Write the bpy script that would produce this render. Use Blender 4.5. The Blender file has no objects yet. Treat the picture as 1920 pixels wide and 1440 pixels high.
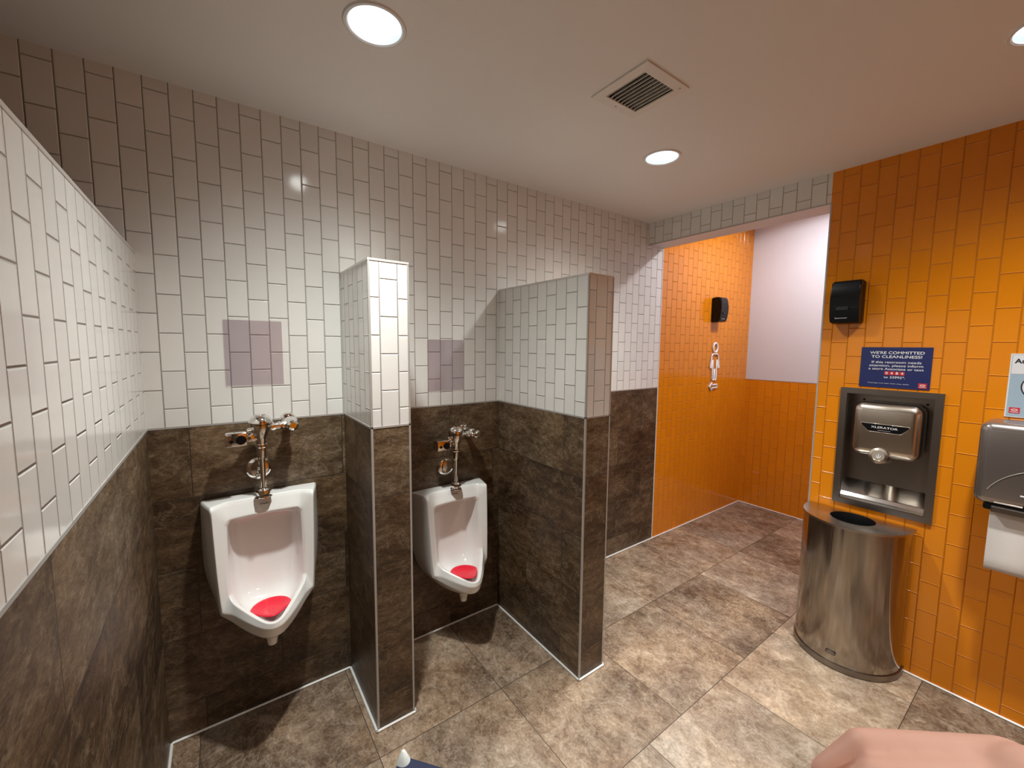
import bpy, bmesh, math, random
from mathutils import Vector, Matrix
random.seed(7)
S = bpy.context.scene
COL = S.collection
PI = math.pi

# ------------------------------------------------------------------ measures
HB, HP, HC = 1.370, 2.063, 2.722          # wainscot, divider height, ceiling
X1L, X1R, X2L, X2R = 0.748, 0.918, 1.686, 1.861
YP1, YP2 = -0.451, -0.763
XR, XT, XE = 3.157, 3.357, 4.951          # right wall face, its back, end wall of the passage
YO, HH = -1.234, 2.550                    # opening edge, header underside
XW, YF = -2.3, -4.0                       # unseen ends of the room
YA, HA = -2.4, 3.13                       # passage: its near end and ceiling
TP, TH = 0.0768, 0.154                    # small tile pitch / height

# ------------------------------------------------------------------ node helpers
def mat(name):
    m = bpy.data.materials.new(name); m.use_nodes = True
    nt = m.node_tree; nt.nodes.clear()
    out = nt.nodes.new('ShaderNodeOutputMaterial')
    b = nt.nodes.new('ShaderNodeBsdfPrincipled')
    nt.links.new(b.outputs[0], out.inputs[0])
    return m, nt, b, out
def nd(nt, t, **kw):
    n = nt.nodes.new(t)
    for k, v in kw.items():
        if k in n.inputs.keys(): n.inputs[k].default_value = v
        else: setattr(n, k, v)
    return n
def rgba(c): return (c[0], c[1], c[2], 1)
def simple(name, col, rough=.5, metal=0, spec=.5, bump=0, bscale=200, coat=0, aniso=0, trans=0, ior=1.45, em=None, ems=0):
    m, nt, b, out = mat(name)
    b.inputs['Base Color'].default_value = rgba(col)
    b.inputs['Roughness'].default_value = rough
    b.inputs['Metallic'].default_value = metal
    b.inputs['Specular IOR Level'].default_value = spec
    b.inputs['Coat Weight'].default_value = coat
    b.inputs['Anisotropic'].default_value = aniso
    b.inputs['Transmission Weight'].default_value = trans
    b.inputs['IOR'].default_value = ior
    if em: b.inputs['Emission Color'].default_value = rgba(em); b.inputs['Emission Strength'].default_value = ems
    if bump:
        tc = nd(nt, 'ShaderNodeTexCoord')
        n = nd(nt, 'ShaderNodeTexNoise', Scale=bscale, Detail=3.0)
        bp = nd(nt, 'ShaderNodeBump', Strength=bump, Distance=.002)
        nt.links.new(tc.outputs['Object'], n.inputs['Vector'])
        nt.links.new(n.outputs[0], bp.inputs['Height']); nt.links.new(bp.outputs[0], b.inputs['Normal'])
    return m
def tile_mat(name, c1, c2, grout, rough=.10, half=.0011, bumpd=.0030, spec=.5):
    """small glazed tiles laid upright; UV is in metres, U = height, V = across"""
    m, nt, b, out = mat(name)
    uv = nd(nt, 'ShaderNodeUVMap'); uv.uv_map = 'UVMap'
    br = nd(nt, 'ShaderNodeTexBrick', Scale=1.0); br.offset = .5; br.offset_frequency = 2
    br.inputs['Color1'].default_value = rgba(c1); br.inputs['Color2'].default_value = rgba(c2)
    br.inputs['Mortar'].default_value = rgba(grout)
    br.inputs['Mortar Size'].default_value = half; br.inputs['Mortar Smooth'].default_value = .25
    br.inputs['Brick Width'].default_value = TH; br.inputs['Row Height'].default_value = TP
    b2 = nd(nt, 'ShaderNodeTexBrick', Scale=1.0); b2.offset = .5; b2.offset_frequency = 2
    b2.inputs['Mortar Size'].default_value = half * 3.6; b2.inputs['Mortar Smooth'].default_value = 1.0
    b2.inputs['Brick Width'].default_value = TH; b2.inputs['Row Height'].default_value = TP
    for x in (br, b2): nt.links.new(uv.outputs[0], x.inputs['Vector'])
    inv = nd(nt, 'ShaderNodeMath', operation='SUBTRACT'); inv.inputs[0].default_value = 1.0
    nt.links.new(b2.outputs['Fac'], inv.inputs[1])
    no = nd(nt, 'ShaderNodeTexNoise', Scale=9.0, Detail=1.0); nt.links.new(uv.outputs[0], no.inputs['Vector'])
    ad = nd(nt, 'ShaderNodeMath', operation='MULTIPLY_ADD'); ad.inputs[1].default_value = .22
    nt.links.new(no.outputs[0], ad.inputs[0]); nt.links.new(inv.outputs[0], ad.inputs[2])
    bp = nd(nt, 'ShaderNodeBump', Strength=1.0, Distance=bumpd)
    nt.links.new(ad.outputs[0], bp.inputs['Height']); nt.links.new(bp.outputs[0], b.inputs['Normal'])
    nt.links.new(br.outputs['Color'], b.inputs['Base Color'])
    mr = nd(nt, 'ShaderNodeMapRange'); mr.inputs['To Min'].default_value = rough; mr.inputs['To Max'].default_value = .7
    nt.links.new(br.outputs['Fac'], mr.inputs['Value']); nt.links.new(mr.outputs[0], b.inputs['Roughness'])
    b.inputs['Specular IOR Level'].default_value = spec
    return m
def stone_mat(name, w, h, half, stops, grout, offset=.5, rough=(.30, .55), bump=.35, seed=0., streak=(1.0, 2.0)):
    """large slate-look porcelain; UV in metres, U = long way"""
    m, nt, b, out = mat(name)
    L = nt.links.new
    uv = nd(nt, 'ShaderNodeUVMap'); uv.uv_map = 'UVMap'
    br = nd(nt, 'ShaderNodeTexBrick', Scale=1.0); br.offset = offset; br.offset_frequency = 2
    br.inputs['Color1'].default_value = (0, 0, 0, 1); br.inputs['Color2'].default_value = (1, 1, 1, 1)
    br.inputs['Mortar'].default_value = (0, 0, 0, 1)
    br.inputs['Mortar Size'].default_value = half; br.inputs['Mortar Smooth'].default_value = .2
    br.inputs['Brick Width'].default_value = w; br.inputs['Row Height'].default_value = h
    L(uv.outputs[0], br.inputs['Vector'])
    # every tile has its own piece of stone
    mul = nd(nt, 'ShaderNodeVectorMath', operation='MULTIPLY'); mul.inputs[1].default_value = (37.1, 53.7, 91.3)
    L(br.outputs['Color'], mul.inputs[0])
    add = nd(nt, 'ShaderNodeVectorMath', operation='ADD'); L(uv.outputs[0], add.inputs[0]); L(mul.outputs[0], add.inputs[1])
    mp = nd(nt, 'ShaderNodeMapping'); mp.inputs['Scale'].default_value = (streak[0], streak[1], 1); mp.inputs['Location'].default_value = (seed, seed * .7, 0)
    L(add.outputs[0], mp.inputs[0])
    n1 = nd(nt, 'ShaderNodeTexNoise', Scale=2.6, Detail=9.0, Roughness=.62, Distortion=.35); L(mp.outputs[0], n1.inputs['Vector'])
    n2 = nd(nt, 'ShaderNodeTexNoise', Scale=16.0, Detail=9.0, Roughness=.74, Distortion=.5); L(mp.outputs[0], n2.inputs['Vector'])
    n3 = nd(nt, 'ShaderNodeTexNoise', Scale=4.0, Detail=8.0, Roughness=.62, Distortion=.6); L(add.outputs[0], n3.inputs['Vector'])
    n4 = nd(nt, 'ShaderNodeTexNoise', Scale=75.0, Detail=4.0, Roughness=.7); L(mp.outputs[0], n4.inputs['Vector'])
    mz = nd(nt, 'ShaderNodeMath', operation='MULTIPLY'); mz.inputs[1].default_value = .26; L(n4.outputs[0], mz.inputs[0])
    mx = nd(nt, 'ShaderNodeMath', operation='MULTIPLY_ADD'); mx.inputs[1].default_value = .46
    L(n2.outputs[0], mx.inputs[0])
    m0 = nd(nt, 'ShaderNodeMath', operation='MULTIPLY_ADD'); m0.inputs[1].default_value = .42; L(n1.outputs[0], m0.inputs[0]); L(mz.outputs[0], m0.inputs[2]); L(m0.outputs[0], mx.inputs[2])
    # tile to tile tone
    tv = nd(nt, 'ShaderNodeMath', operation='MULTIPLY_ADD'); tv.inputs[1].default_value = .10
    L(br.outputs['Color'], tv.inputs[0]); L(mx.outputs[0], tv.inputs[2])
    cr = nd(nt, 'ShaderNodeValToRGB'); e = cr.color_ramp.elements
    e[0].position, e[0].color = stops[0][0], rgba(stops[0][1]); e[1].position, e[1].color = stops[-1][0], rgba(stops[-1][1])
    for p, c in stops[1:-1]:
        q = e.new(p); q.color = rgba(c)
    L(tv.outputs[0], cr.inputs[0])
    n5 = nd(nt, 'ShaderNodeTexNoise', Scale=2.1, Detail=5.0, Roughness=.6); L(add.outputs[0], n5.inputs['Vector'])
    r5 = nd(nt, 'ShaderNodeMapRange'); r5.inputs['From Min'].default_value = .38; r5.inputs['From Max'].default_value = .62; L(n5.outputs[0], r5.inputs['Value'])
    h5 = nd(nt, 'ShaderNodeMix', data_type='RGBA'); h5.inputs['A'].default_value = (1.10, 1.0, .90, 1); h5.inputs['B'].default_value = (.88, .87, .88, 1); L(r5.outputs[0], h5.inputs['Factor'])
    t5 = nd(nt, 'ShaderNodeMix', data_type='RGBA', blend_type='MULTIPLY'); t5.inputs['Factor'].default_value = 1.0
    L(cr.outputs[0], t5.inputs['A']); L(h5.outputs['Result'], t5.inputs['B'])
    # pale veins where n3 crosses its middle
    s1 = nd(nt, 'ShaderNodeMath', operation='SUBTRACT'); s1.inputs[1].default_value = .5; L(n3.outputs[0], s1.inputs[0])
    s2 = nd(nt, 'ShaderNodeMath', operation='ABSOLUTE'); L(s1.outputs[0], s2.inputs[0])
    s3 = nd(nt, 'ShaderNodeMapRange'); s3.inputs['From Max'].default_value = .012; s3.inputs['To Min'].default_value = .28; s3.inputs['To Max'].default_value = 0.0
    L(s2.outputs[0], s3.inputs['Value'])
    vm = nd(nt, 'ShaderNodeMix', data_type='RGBA'); vm.inputs['B'].default_value = rgba(stops[-1][1])
    L(s3.outputs[0], vm.inputs['Factor']); L(t5.outputs['Result'], vm.inputs['A'])
    gm = nd(nt, 'ShaderNodeMix', data_type='RGBA'); gm.inputs['B'].default_value = rgba(grout)
    L(br.outputs['Fac'], gm.inputs['Factor']); L(vm.outputs['Result'], gm.inputs['A']); L(gm.outputs['Result'], b.inputs['Base Color'])
    rr = nd(nt, 'ShaderNodeMapRange'); rr.inputs['To Min'].default_value = rough[0]; rr.inputs['To Max'].default_value = rough[1]
    L(n2.outputs[0], rr.inputs['Value']); L(rr.outputs[0], b.inputs['Roughness'])
    hs = nd(nt, 'ShaderNodeMath', operation='MULTIPLY_ADD'); hs.inputs[1].default_value = -1.2; L(br.outputs['Fac'], hs.inputs[0]); L(tv.outputs[0], hs.inputs[2])
    bp = nd(nt, 'ShaderNodeBump', Strength=bump, Distance=.006); L(hs.outputs[0], bp.inputs['Height']); L(bp.outputs[0], b.inputs['Normal'])
    return m

WHITE = tile_mat('white_glazed_tile', (.72, .71, .68), (.78, .77, .74), (.27, .23, .20))
ORANGE = tile_mat('orange_glazed_tile', (.72, .225, .007), (.77, .245, .008), (.58, .165, .006), rough=.13, spec=.5)
WSTOPS = [(.46, (.016, .009, .005)), (.555, (.048, .029, .015)), (.625, (.092, .060, .033)), (.70, (.155, .110, .066)), (.80, (.32, .25, .18))]
FSTOPS = [(.46, (.060, .035, .020)), (.555, (.150, .102, .068)), (.62, (.245, .180, .126)), (.69, (.35, .275, .205)), (.80, (.58, .49, .39))]
STONE = stone_mat('brown_slate_wall_tile', .605, .305, .0018, WSTOPS, (.035, .025, .018), seed=3.3, bump=.55)
FLOORM = stone_mat('brown_slate_floor_tile', .61, .61, .0016, FSTOPS, (.060, .043, .030), offset=0.0, seed=1.7, bump=.75, streak=(1.35, 1.0), rough=(.28, .52))
PAINT = simple('ceiling_paint', (.78, .75, .72), .85, bump=.15, bscale=350)
PAINTW = simple('white_wall_paint', (.68, .66, .69), .6, bump=.1, bscale=300)
ALU = simple('satin_metal_trim', (.46, .45, .43), .35, metal=.3)
CAP = simple('white_tile_cap', (.80, .80, .78), .2)
COVE = simple('pale_metal_floor_trim', (.86, .86, .84), .35, metal=.15)
CHROME = simple('chrome', (.86, .84, .82), .06, metal=1)
STEEL = simple('brushed_steel', (.50, .47, .44), .27, metal=1, aniso=.5)
def brushed(name, col, rough, an):
    m = simple(name, col, rough, metal=1, aniso=an); nt = m.node_tree; b = [n for n in nt.nodes if n.type == 'BSDF_PRINCIPLED'][0]
    tg = nd(nt, 'ShaderNodeTangent'); tg.direction_type = 'RADIAL'; tg.axis = 'Z'; nt.links.new(tg.outputs[0], b.inputs['Tangent']); b.inputs['Anisotropic Rotation'].default_value = .25
    tc = nd(nt, 'ShaderNodeTexCoord'); mp = nd(nt, 'ShaderNodeMapping'); mp.inputs['Scale'].default_value = (1, 1, 60)
    n = nd(nt, 'ShaderNodeTexNoise', Scale=14.0, Detail=4.0); cr = nd(nt, 'ShaderNodeMapRange'); cr.inputs['To Min'].default_value = rough * .8; cr.inputs['To Max'].default_value = rough * 1.25
    nt.links.new(tc.outputs['Object'], mp.inputs[0]); nt.links.new(mp.outputs[0], n.inputs['Vector']); nt.links.new(n.outputs[0], cr.inputs['Value']); nt.links.new(cr.outputs[0], b.inputs['Roughness'])
    return m
BINST = brushed('brushed_bin_steel', (.38, .345, .31), .11, .9)
STEELD = simple('dull_steel', (.27, .24, .22), .33, metal=1)
STEELB = simple('bright_steel', (.70, .69, .68), .12, metal=1)
DRYC = simple('dryer_cover_steel', (.66, .60, .53), .26, metal=1)
CERAM = simple('vitreous_china', (.86, .86, .84), .08, coat=.5)
BLACK = simple('black_plastic', (.005, .005, .006), .32, spec=.25)
BLACKM = simple('black_matte', (.012, .011, .011), .6)
RED = simple('red_rubber_screen', (.80, .012, .040), .35)
REDD = simple('dark_screen_holes', (.16, .004, .012), .7)
NAVY = simple('navy_print', (.018, .026, .115), .25)
WPRINT = simple('white_print', (.82, .82, .84), .4)
RPRINT = simple('red_print', (.55, .035, .045), .4)
BPRINT = simple('black_print', (.02, .02, .03), .4)
POSTB = simple('blue_grey_print', (.34, .44, .53), .35)
POSTW = simple('poster_white', (.70, .69, .71), .35)
PAPER = simple('paper_towel', (.72, .66, .63), .9, bump=.3, bscale=500)
SIGNW = simple('white_sign_plastic', (.85, .85, .86), .3)
SMOKE = simple('smoked_steel_cover', (.36, .33, .32), .24, metal=.85)
SKIN = simple('skin', (.88, .50, .39), .5, bump=.12, bscale=90)
NAIL = simple('fingernail', (.85, .55, .48), .25)
NAVYF = simple('navy_canvas', (.018, .022, .055), .8, bump=.4, bscale=600)
GREYF = simple('grey_canvas', (.42, .45, .47), .7)
WFAB = simple('white_rubber', (.80, .84, .82), .45)
VENTW = simple('vent_enamel', (.74, .70, .65), .5)
VENTD = simple('duct_dark', (.03, .028, .026), .8)
LAMP = simple('lamp_glow', (1, 1, 1), .5, em=(.93, .97, 1.0), ems=10)
REFL = simple('lamp_reflector', (.78, .84, .88), .4, metal=.2)
TRIMW = simple('white_light_trim', (.74, .72, .70), .4)
m, nt, b, out = mat('tinted_acrylic'); nt.nodes.remove(b)
tr = nd(nt, 'ShaderNodeBsdfTransparent'); tr.inputs[0].default_value = (.93, .905, .925, 1)
gl = nd(nt, 'ShaderNodeBsdfGlossy', Roughness=.04); df = nd(nt, 'ShaderNodeBsdfDiffuse'); df.inputs[0].default_value = (.50, .43, .50, 1)
x1 = nd(nt, 'ShaderNodeMixShader'); x1.inputs[0].default_value = .05
x2 = nd(nt, 'ShaderNodeMixShader'); fl = nd(nt, 'ShaderNodeLayerWeight', Blend=.25); fr = nd(nt, 'ShaderNodeMath', operation='MULTIPLY_ADD'); fr.inputs[1].default_value = .22; fr.inputs[2].default_value = .04; nt.links.new(fl.outputs['Facing'], fr.inputs[0])
nt.links.new(tr.outputs[0], x1.inputs[1]); nt.links.new(df.outputs[0], x1.inputs[2])
nt.links.new(fr.outputs[0], x2.inputs[0]); nt.links.new(x1.outputs[0], x2.inputs[1]); nt.links.new(gl.outputs[0], x2.inputs[2])
nt.links.new(x2.outputs[0], out.inputs[0]); ACRYL = m

# ------------------------------------------------------------------ object helpers
def link(name, bm, m, parent=None, smooth=False, angle=None):
    me = bpy.data.meshes.new(name)
    bmesh.ops.recalc_face_normals(bm, faces=bm.faces[:])
    bm.to_mesh(me); bm.free()
    for x in (m if isinstance(m, (list, tuple)) else [m]): me.materials.append(x)
    if smooth:
        for p in me.polygons: p.use_smooth = True
        if angle: me.set_sharp_from_angle(angle=math.radians(angle))
    o = bpy.data.objects.new(name, me); COL.objects.link(o)
    if parent: o.parent = parent
    return o
def tag(o, label=None, cat=None, group=None, kind=None):
    if label: o['label'] = label
    if cat: o['category'] = cat
    if group: o['group'] = group
    if kind: o['kind'] = kind
    return o
def thing(name, label, cat, loc, rz=0, group=None):
    o = bpy.data.objects.new(name, None); COL.objects.link(o); o.empty_display_size = .05
    o.location = loc; o.rotation_euler = (0, 0, rz)
    return tag(o, label, cat, group)
def box(bm, x0, x1, y0, y1, z0, z1, bev=0, seg=2):
    r = bmesh.ops.create_cube(bm, size=1)
    vs = r['verts']
    for v in vs:
        v.co = Vector(((x0 + x1) / 2 + v.co.x * (x1 - x0), (y0 + y1) / 2 + v.co.y * (y1 - y0), (z0 + z1) / 2 + v.co.z * (z1 - z0)))
    if bev:
        es = list({e for v in vs for e in v.link_edges})
        bmesh.ops.bevel(bm, geom=es, offset=bev, segments=seg, affect='EDGES', profile=.5)
    return bm
def B(*a, **k): return box(bmesh.new(), *a, **k)
def cyl(bm, p0, p1, r0, r1=None, seg=32, cap=True):
    r1 = r0 if r1 is None else r1
    p0, p1 = Vector(p0), Vector(p1); d = p1 - p0
    q = d.to_track_quat('Z', 'Y').to_matrix().to_4x4(); q.translation = (p0 + p1) / 2
    bmesh.ops.create_cone(bm, cap_ends=cap, segments=seg, radius1=r0, radius2=r1, depth=d.length, matrix=q)
    return bm
def lathe(bm, prof, org, axis, seg=40):
    """prof: list of (radius, distance along axis)"""
    axis = Vector(axis).normalized(); q = axis.to_track_quat('Z', 'Y').to_matrix(); org = Vector(org)
    rings = []
    for r, t in prof:
        if r < 1e-6: rings.append([bm.verts.new(org + axis * t)])
        else: rings.append([bm.verts.new(org + q @ Vector((r * math.cos(2 * PI * i / seg), r * math.sin(2 * PI * i / seg), t))) for i in range(seg)])
    for a, b_ in zip(rings, rings[1:]):
        for i in range(seg):
            j = (i + 1) % seg
            if len(a) == 1 and len(b_) > 1: bm.faces.new((a[0], b_[i], b_[j]))
            elif len(b_) == 1 and len(a) > 1: bm.faces.new((a[i], a[j], b_[0]))
            elif len(a) > 1: bm.faces.new((a[i], a[j], b_[j], b_[i]))
    return bm
def tube(bm, pts, r, seg=12, closed=False, flat=1.0):
    pts = [Vector(p) for p in pts]; n = len(pts); rings = []
    for i, p in enumerate(pts):
        if closed: t = pts[(i + 1) % n] - pts[i - 1]
        else: t = pts[min(i + 1, n - 1)] - pts[max(i - 1, 0)]
        t.normalize(); up = Vector((0, 1, 0)) if abs(t.y) < .9 else Vector((0, 0, 1))
        s = t.cross(up).normalized(); u = s.cross(t)
        rings.append([bm.verts.new(p + s * r * math.cos(2 * PI * k / seg) + u * r * flat * math.sin(2 * PI * k / seg)) for k in range(seg)])
    for i in range(n if closed else n - 1):
        a, b_ = rings[i], rings[(i + 1) % n]
        for k in range(seg): bm.faces.new((a[k], a[(k + 1) % seg], b_[(k + 1) % seg], b_[k]))
    if not closed:
        bm.faces.new(rings[0]); bm.faces.new(rings[-1][::-1])
    return bm
def text(name, s, x, z, y, h, m, parent, width=None, align='CENTER', bold=0., ext=.0006):
    """flat lettering facing -Y of its parent; h = capital height"""
    cu = bpy.data.curves.new(name, 'FONT'); cu.body = s; cu.align_x = align; cu.align_y = 'CENTER'
    cu.size = 1; cu.extrude = 0; cu.offset = bold
    o = bpy.data.objects.new(name, cu); COL.objects.link(o)
    bpy.context.view_layer.update()
    me = bpy.data.meshes.new_from_object(o.evaluated_get(bpy.context.evaluated_depsgraph_get()))
    COL.objects.unlink(o); bpy.data.objects.remove(o); bpy.data.curves.remove(cu)
    xs = [v.co.x for v in me.vertices]; w = max(xs) - min(xs)
    sz = h / .70; sx = sz if width is None else width / w
    for v in me.vertices: v.co = Vector((v.co.x * sx + x, y, v.co.y * sz + z))
    me.name = name; me.materials.clear(); me.materials.append(m)
    r = bpy.data.objects.new(name, me); COL.objects.link(r); r.parent = parent
    return r

# ------------------------------------------------------------------ setting: walls with tiles that stay in step round the room
class Wall:
    def __init__(s, name):
        s.bm = bmesh.new(); s.uv = s.bm.loops.layers.uv.new('UVMap'); s.name = name; s.mats = []
    def q(s, pts, m, kind='plain', h0=0., par=0, ax='x'):
        """pts: 4 corners (world). kind tile / stone / floor / plain"""
        if m not in s.mats: s.mats.append(m)
        f = s.bm.faces.new([s.bm.verts.new(p) for p in pts]); f.material_index = s.mats.index(m)
        for l in f.loops:
            c = l.vert.co; h = c.x if ax == 'x' else c.y
            if kind == 'tile': l[s.uv].uv = (c.z - HP + TH / 2 + TH * 20, (h - h0) + TP * (80 + par))
            elif kind == 'stone': l[s.uv].uv = ((h - h0) + .605 * 20, c.z - HB + .305 * 6)
            elif kind == 'floor': l[s.uv].uv = (c.x - h0 + .61 * 10, c.y + .577 + .61 * 10)
            else: l[s.uv].uv = (c.x, c.y)
        return f
    def face(s, ax, at, a0, a1, z0, z1, m, kind='plain', h0=0., par=0):
        if ax == 'x': pts = [(a0, at, z0), (a1, at, z0), (a1, at, z1), (a0, at, z1)]      # runs along x, at y
        else: pts = [(at, a0, z0), (at, a1, z0), (at, a1, z1), (at, a0, z1)]              # runs along y, at x
        s.q(pts, m, kind, h0, par, ax)
    def done(s):
        me = bpy.data.meshes.new(s.name); s.bm.to_mesh(me); s.bm.free()
        for m in s.mats: me.materials.append(m)
        o = bpy.data.objects.new(s.name, me); COL.objects.link(o); tag(o, kind='structure'); return o

w = Wall('wall_back')
w.face('x', 0, XW, XT, HB, HC, WHITE, 'tile', .822, 0)
w.face('x', 0, XW, XT, 0, HB, STONE, 'stone', .13)
w.face('x', 0, XT, XE, 0, HA, ORANGE, 'tile', .822, 0)
w.face('x', .12, XW - .1, XE + .1, 0, HA, PAINT)
w.q([(XW - .1, 0, 0), (XW - .1, .12, 0), (XW - .1, .12, HA), (XW - .1, 0, HA)], PAINT)
w.q([(XE + .1, 0, 0), (XE + .1, .12, 0), (XE + .1, .12, HA), (XE + .1, 0, HA)], PAINT)
w.q([(XW - .1, 0, HA), (XE + .1, 0, HA), (XE + .1, .12, HA), (XW - .1, .12, HA)], PAINT)
w.face('x', 0, XW, XT, HC, HA, PAINT); w.face('x', 0, XE, XE + .1, 0, HA, PAINT); w.face('x', 0, XW - .1, XW, 0, HA, PAINT)
w.done()

# right wall with the recess hole and the header over the opening
RY0, RY1, RZ0, RZ1 = -1.742, -1.384, .862, 1.474
w = Wall('wall_right')
hx = dict(m=ORANGE, kind='tile', h0=-.057, par=0)
def orf(y0, y1, z0, z1): w.face('y', XR, y0, y1, z0, z1, ORANGE, 'tile', -.057, 1)
orf(RY1, YO, 0, HC); orf(YF, RY0, 0, HC); orf(RY0, RY1, 0, RZ0); orf(RY0, RY1, RZ1, HC)
w.face('y', XR, YO, 0, HH, HC, WHITE, 'tile', -.057, 1)
w.q([(XR, YO, HH), (XT, YO, HH), (XT, 0, HH), (XR, 0, HH)], PAINTW)
w.face('x', YO, XR, XT, 0, HH, ORANGE, 'tile', XR, 0)
w.face('y', XT, YF, YO, 0, HA, PAINTW); w.face('y', XT, YO, 0, HH, HA, PAINTW)
w.q([(XR, YF, 0), (XT, YF, 0), (XT, YF, HC), (XR, YF, HC)], PAINT)
w.q([(XR, YF, HC), (XT, YF, HC), (XT, 0, HC), (XR, 0, HC)], PAINT)
w.done()
w = Wall('wall_end')
w.face('y', XE, YA, 0, 0, 1.385, ORANGE, 'tile', -.05, 0)
w.face('y', XE, YA, 0, 1.385, HA, PAINTW)
w.face('y', XE + .1, YA, 0, 0, HA, PAINTW)
w.q([(XE, YA, HA), (XE + .1, YA, HA), (XE + .1, 0, HA), (XE, 0, HA)], PAINTW)
w.q([(XE, YA, 0), (XE + .1, YA, 0), (XE + .1, YA, HA), (XE, YA, HA)], PAINTW)
w.done()
w = Wall('wall_passage')
w.face('x', YA, XT, XE + .1, 0, HA, PAINTW); w.face('x', YA - .1, XT, XE + .1, 0, HA, PAINTW)
w.q([(XT, YA, HA), (XE + .1, YA, HA), (XE + .1, YA - .1, HA), (XT, YA - .1, HA)], PAINTW); w.done()
w = Wall('wall_front')
w.face('x', YF, .6, XR, 0, HC, ORANGE, 'tile', 0, 0); w.face('x', YF, XW, .6, 0, HC, STONE, 'stone', 0); w.face('x', YF - .1, XW, XR, 0, HC, PAINT)
w.q([(XW, YF, HC), (XR, YF, HC), (XR, YF - .1, HC), (XW, YF - .1, HC)], PAINT); w.done()
w = Wall('wall_left')
w.face('y', XW, YF, 0, 0, HC, STONE, 'stone', 0); w.face('y', XW - .1, YF, 0, 0, HC, PAINT)
w.q([(XW, YF, HC), (XW - .1, YF, HC), (XW - .1, 0, HC), (XW, 0, HC)], PAINT); w.done()
CANS = [(.695, -.765), (2.212, -.762), (2.39, -2.02), (.95, -3.1)]
PASS = [(4.17, -.95)]
def pierced(x0, x1, y0, y1, z, th, m, holes, sq=None):
    """ceiling slab with real round holes for the recessed lamps and a square one for the vent"""
    c = link('ceiling', B(x0, x1, y0, y1, z, z + th), m); tag(c, kind='structure'); cut = bmesh.new()
    for x, y in holes: cyl(cut, (x, y, z - .1), (x, y, z + th + .1), .088, seg=48)
    if sq: box(cut, sq[0], sq[1], sq[2], sq[3], z - .1, z + th + .1)
    k = link('cutter', cut, m); md = c.modifiers.new('holes', 'BOOLEAN'); md.object = k; md.solver = 'EXACT'
    bpy.context.view_layer.update()
    me = bpy.data.meshes.new_from_object(c.evaluated_get(bpy.context.evaluated_depsgraph_get()))
    c.modifiers.clear(); c.data = me; me.name = 'ceiling'; bpy.data.objects.remove(k)
pierced(XW - .1, XT - .03, YF - .1, 0, HC, .015, PAINT, CANS, (1.556, 1.741, -1.14, -.956))
pierced(XT, XE + .1, YA - .1, .1, HA, .015, PAINTW, PASS)
w = Wall('floor')
w.q([(XW - .1, -1.187, 0), (XE + .1, -1.187, 0), (XE + .1, .1, 0), (XW - .1, .1, 0)], FLOORM, 'floor', .105)
w.q([(XW - .1, YF - .1, 0), (XE + .1, YF - .1, 0), (XE + .1, -1.187, 0), (XW - .1, -1.187, 0)], FLOORM, 'floor', .47)
w.q([(XW - .1, YF - .1, -.08), (XE + .1, YF - .1, -.08), (XE + .1, .1, -.08), (XW - .1, .1, -.08)], PAINT)
w.done()

def divider(xl, xr, yp, hl, pl, hf, pf, s0, ysouth=0):
    w = Wall('wall_partition')
    w.face('y', xl, yp, 0, HB, HP, WHITE, 'tile', hl, pl); w.face('y', xl, yp, 0, 0, HB, STONE, 'stone', s0)
    w.face('y', xr, yp, 0, HB, HP, WHITE, 'tile', hl, pl); w.face('y', xr, yp, 0, 0, HB, STONE, 'stone', s0)
    w.face('x', yp, xl, xr, HB, HP, WHITE, 'tile', hf, pf); w.face('x', yp, xl, xr, 0, HB, STONE, 'stone', xl - .3)
    w.q([(xl, yp, HP), (xr, yp, HP), (xr, 0, HP), (xl, 0, HP)], CAP)
    return w.done()
divider(X1L, X1R, YP1, YP1, 0, .793, 1, -.2)
divider(X2L, X2R, YP2, YP2, 0, 1.738, 0, -.61)
divider(-.17, 0, -2.6, -1.13, 1, -.1, 0, -1.185)

# metal edge trims and floor strips
nt_ = [0]
def trim(bms, m=ALU):
    nt_[0] += 1; o = link('trim_%d' % nt_[0], bms, m); tag(o, kind='structure')
E_ = .007
def edge_set(xl, xr, yp, right_too=True):
    bm = bmesh.new()
    box(bm, xl - .0015, xl + E_, yp - .0015, yp + E_, .012, HP)
    box(bm, xr - E_, xr + .0015, yp - .0015, yp + E_, .012, HP)
    bb = bmesh.new()
    box(bm, xl - .0015, xl + .002, yp, 0, HB - .004, HB + .004)
    box(bm, xl, xr, yp - .0015, yp + .002, HB - .004, HB + .004)
    box(bm, xr - .002, xr + .0015, yp, 0, HB - .004, HB + .004)
    trim(bm)
    bm = bmesh.new()
    box(bm, xl - .002, xr + .002, yp - .002, -.001, HP - .006, HP + .003)
    bb.free(); trim(bm, TOPM)
    bm = bmesh.new()
TOPM = simple('pale_edge_profile', (.70, .68, .66), .3, metal=.4)
edge_set(X1L, X1R, YP1); edge_set(X2L, X2R, YP2); edge_set(-.17, 0, -2.6)
bm = bmesh.new()
for a, b_ in ((XW, -.17), (0, X1L), (X1R, X2L), (X2R, XT)): box(bm, a, b_, -.0015, .002, HB - .004, HB + .004)
trim(bm)
bm = bmesh.new(); box(bm, XT - .004, XT + .004, -.003, .002, 0, HH); trim(bm, CAP)
bm = bmesh.new()
box(bm, XR - .002, XR + .006, YO - .006, YO + .002, 0, HH); box(bm, XR - .002, XR + .006, YO, 0, HH - .003, HH + .005)
trim(bm, ALU)
bm = bmesh.new(); box(bm, XE - .002, XE + .002, YA, 0, 1.380, 1.386); trim(bm)
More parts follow.
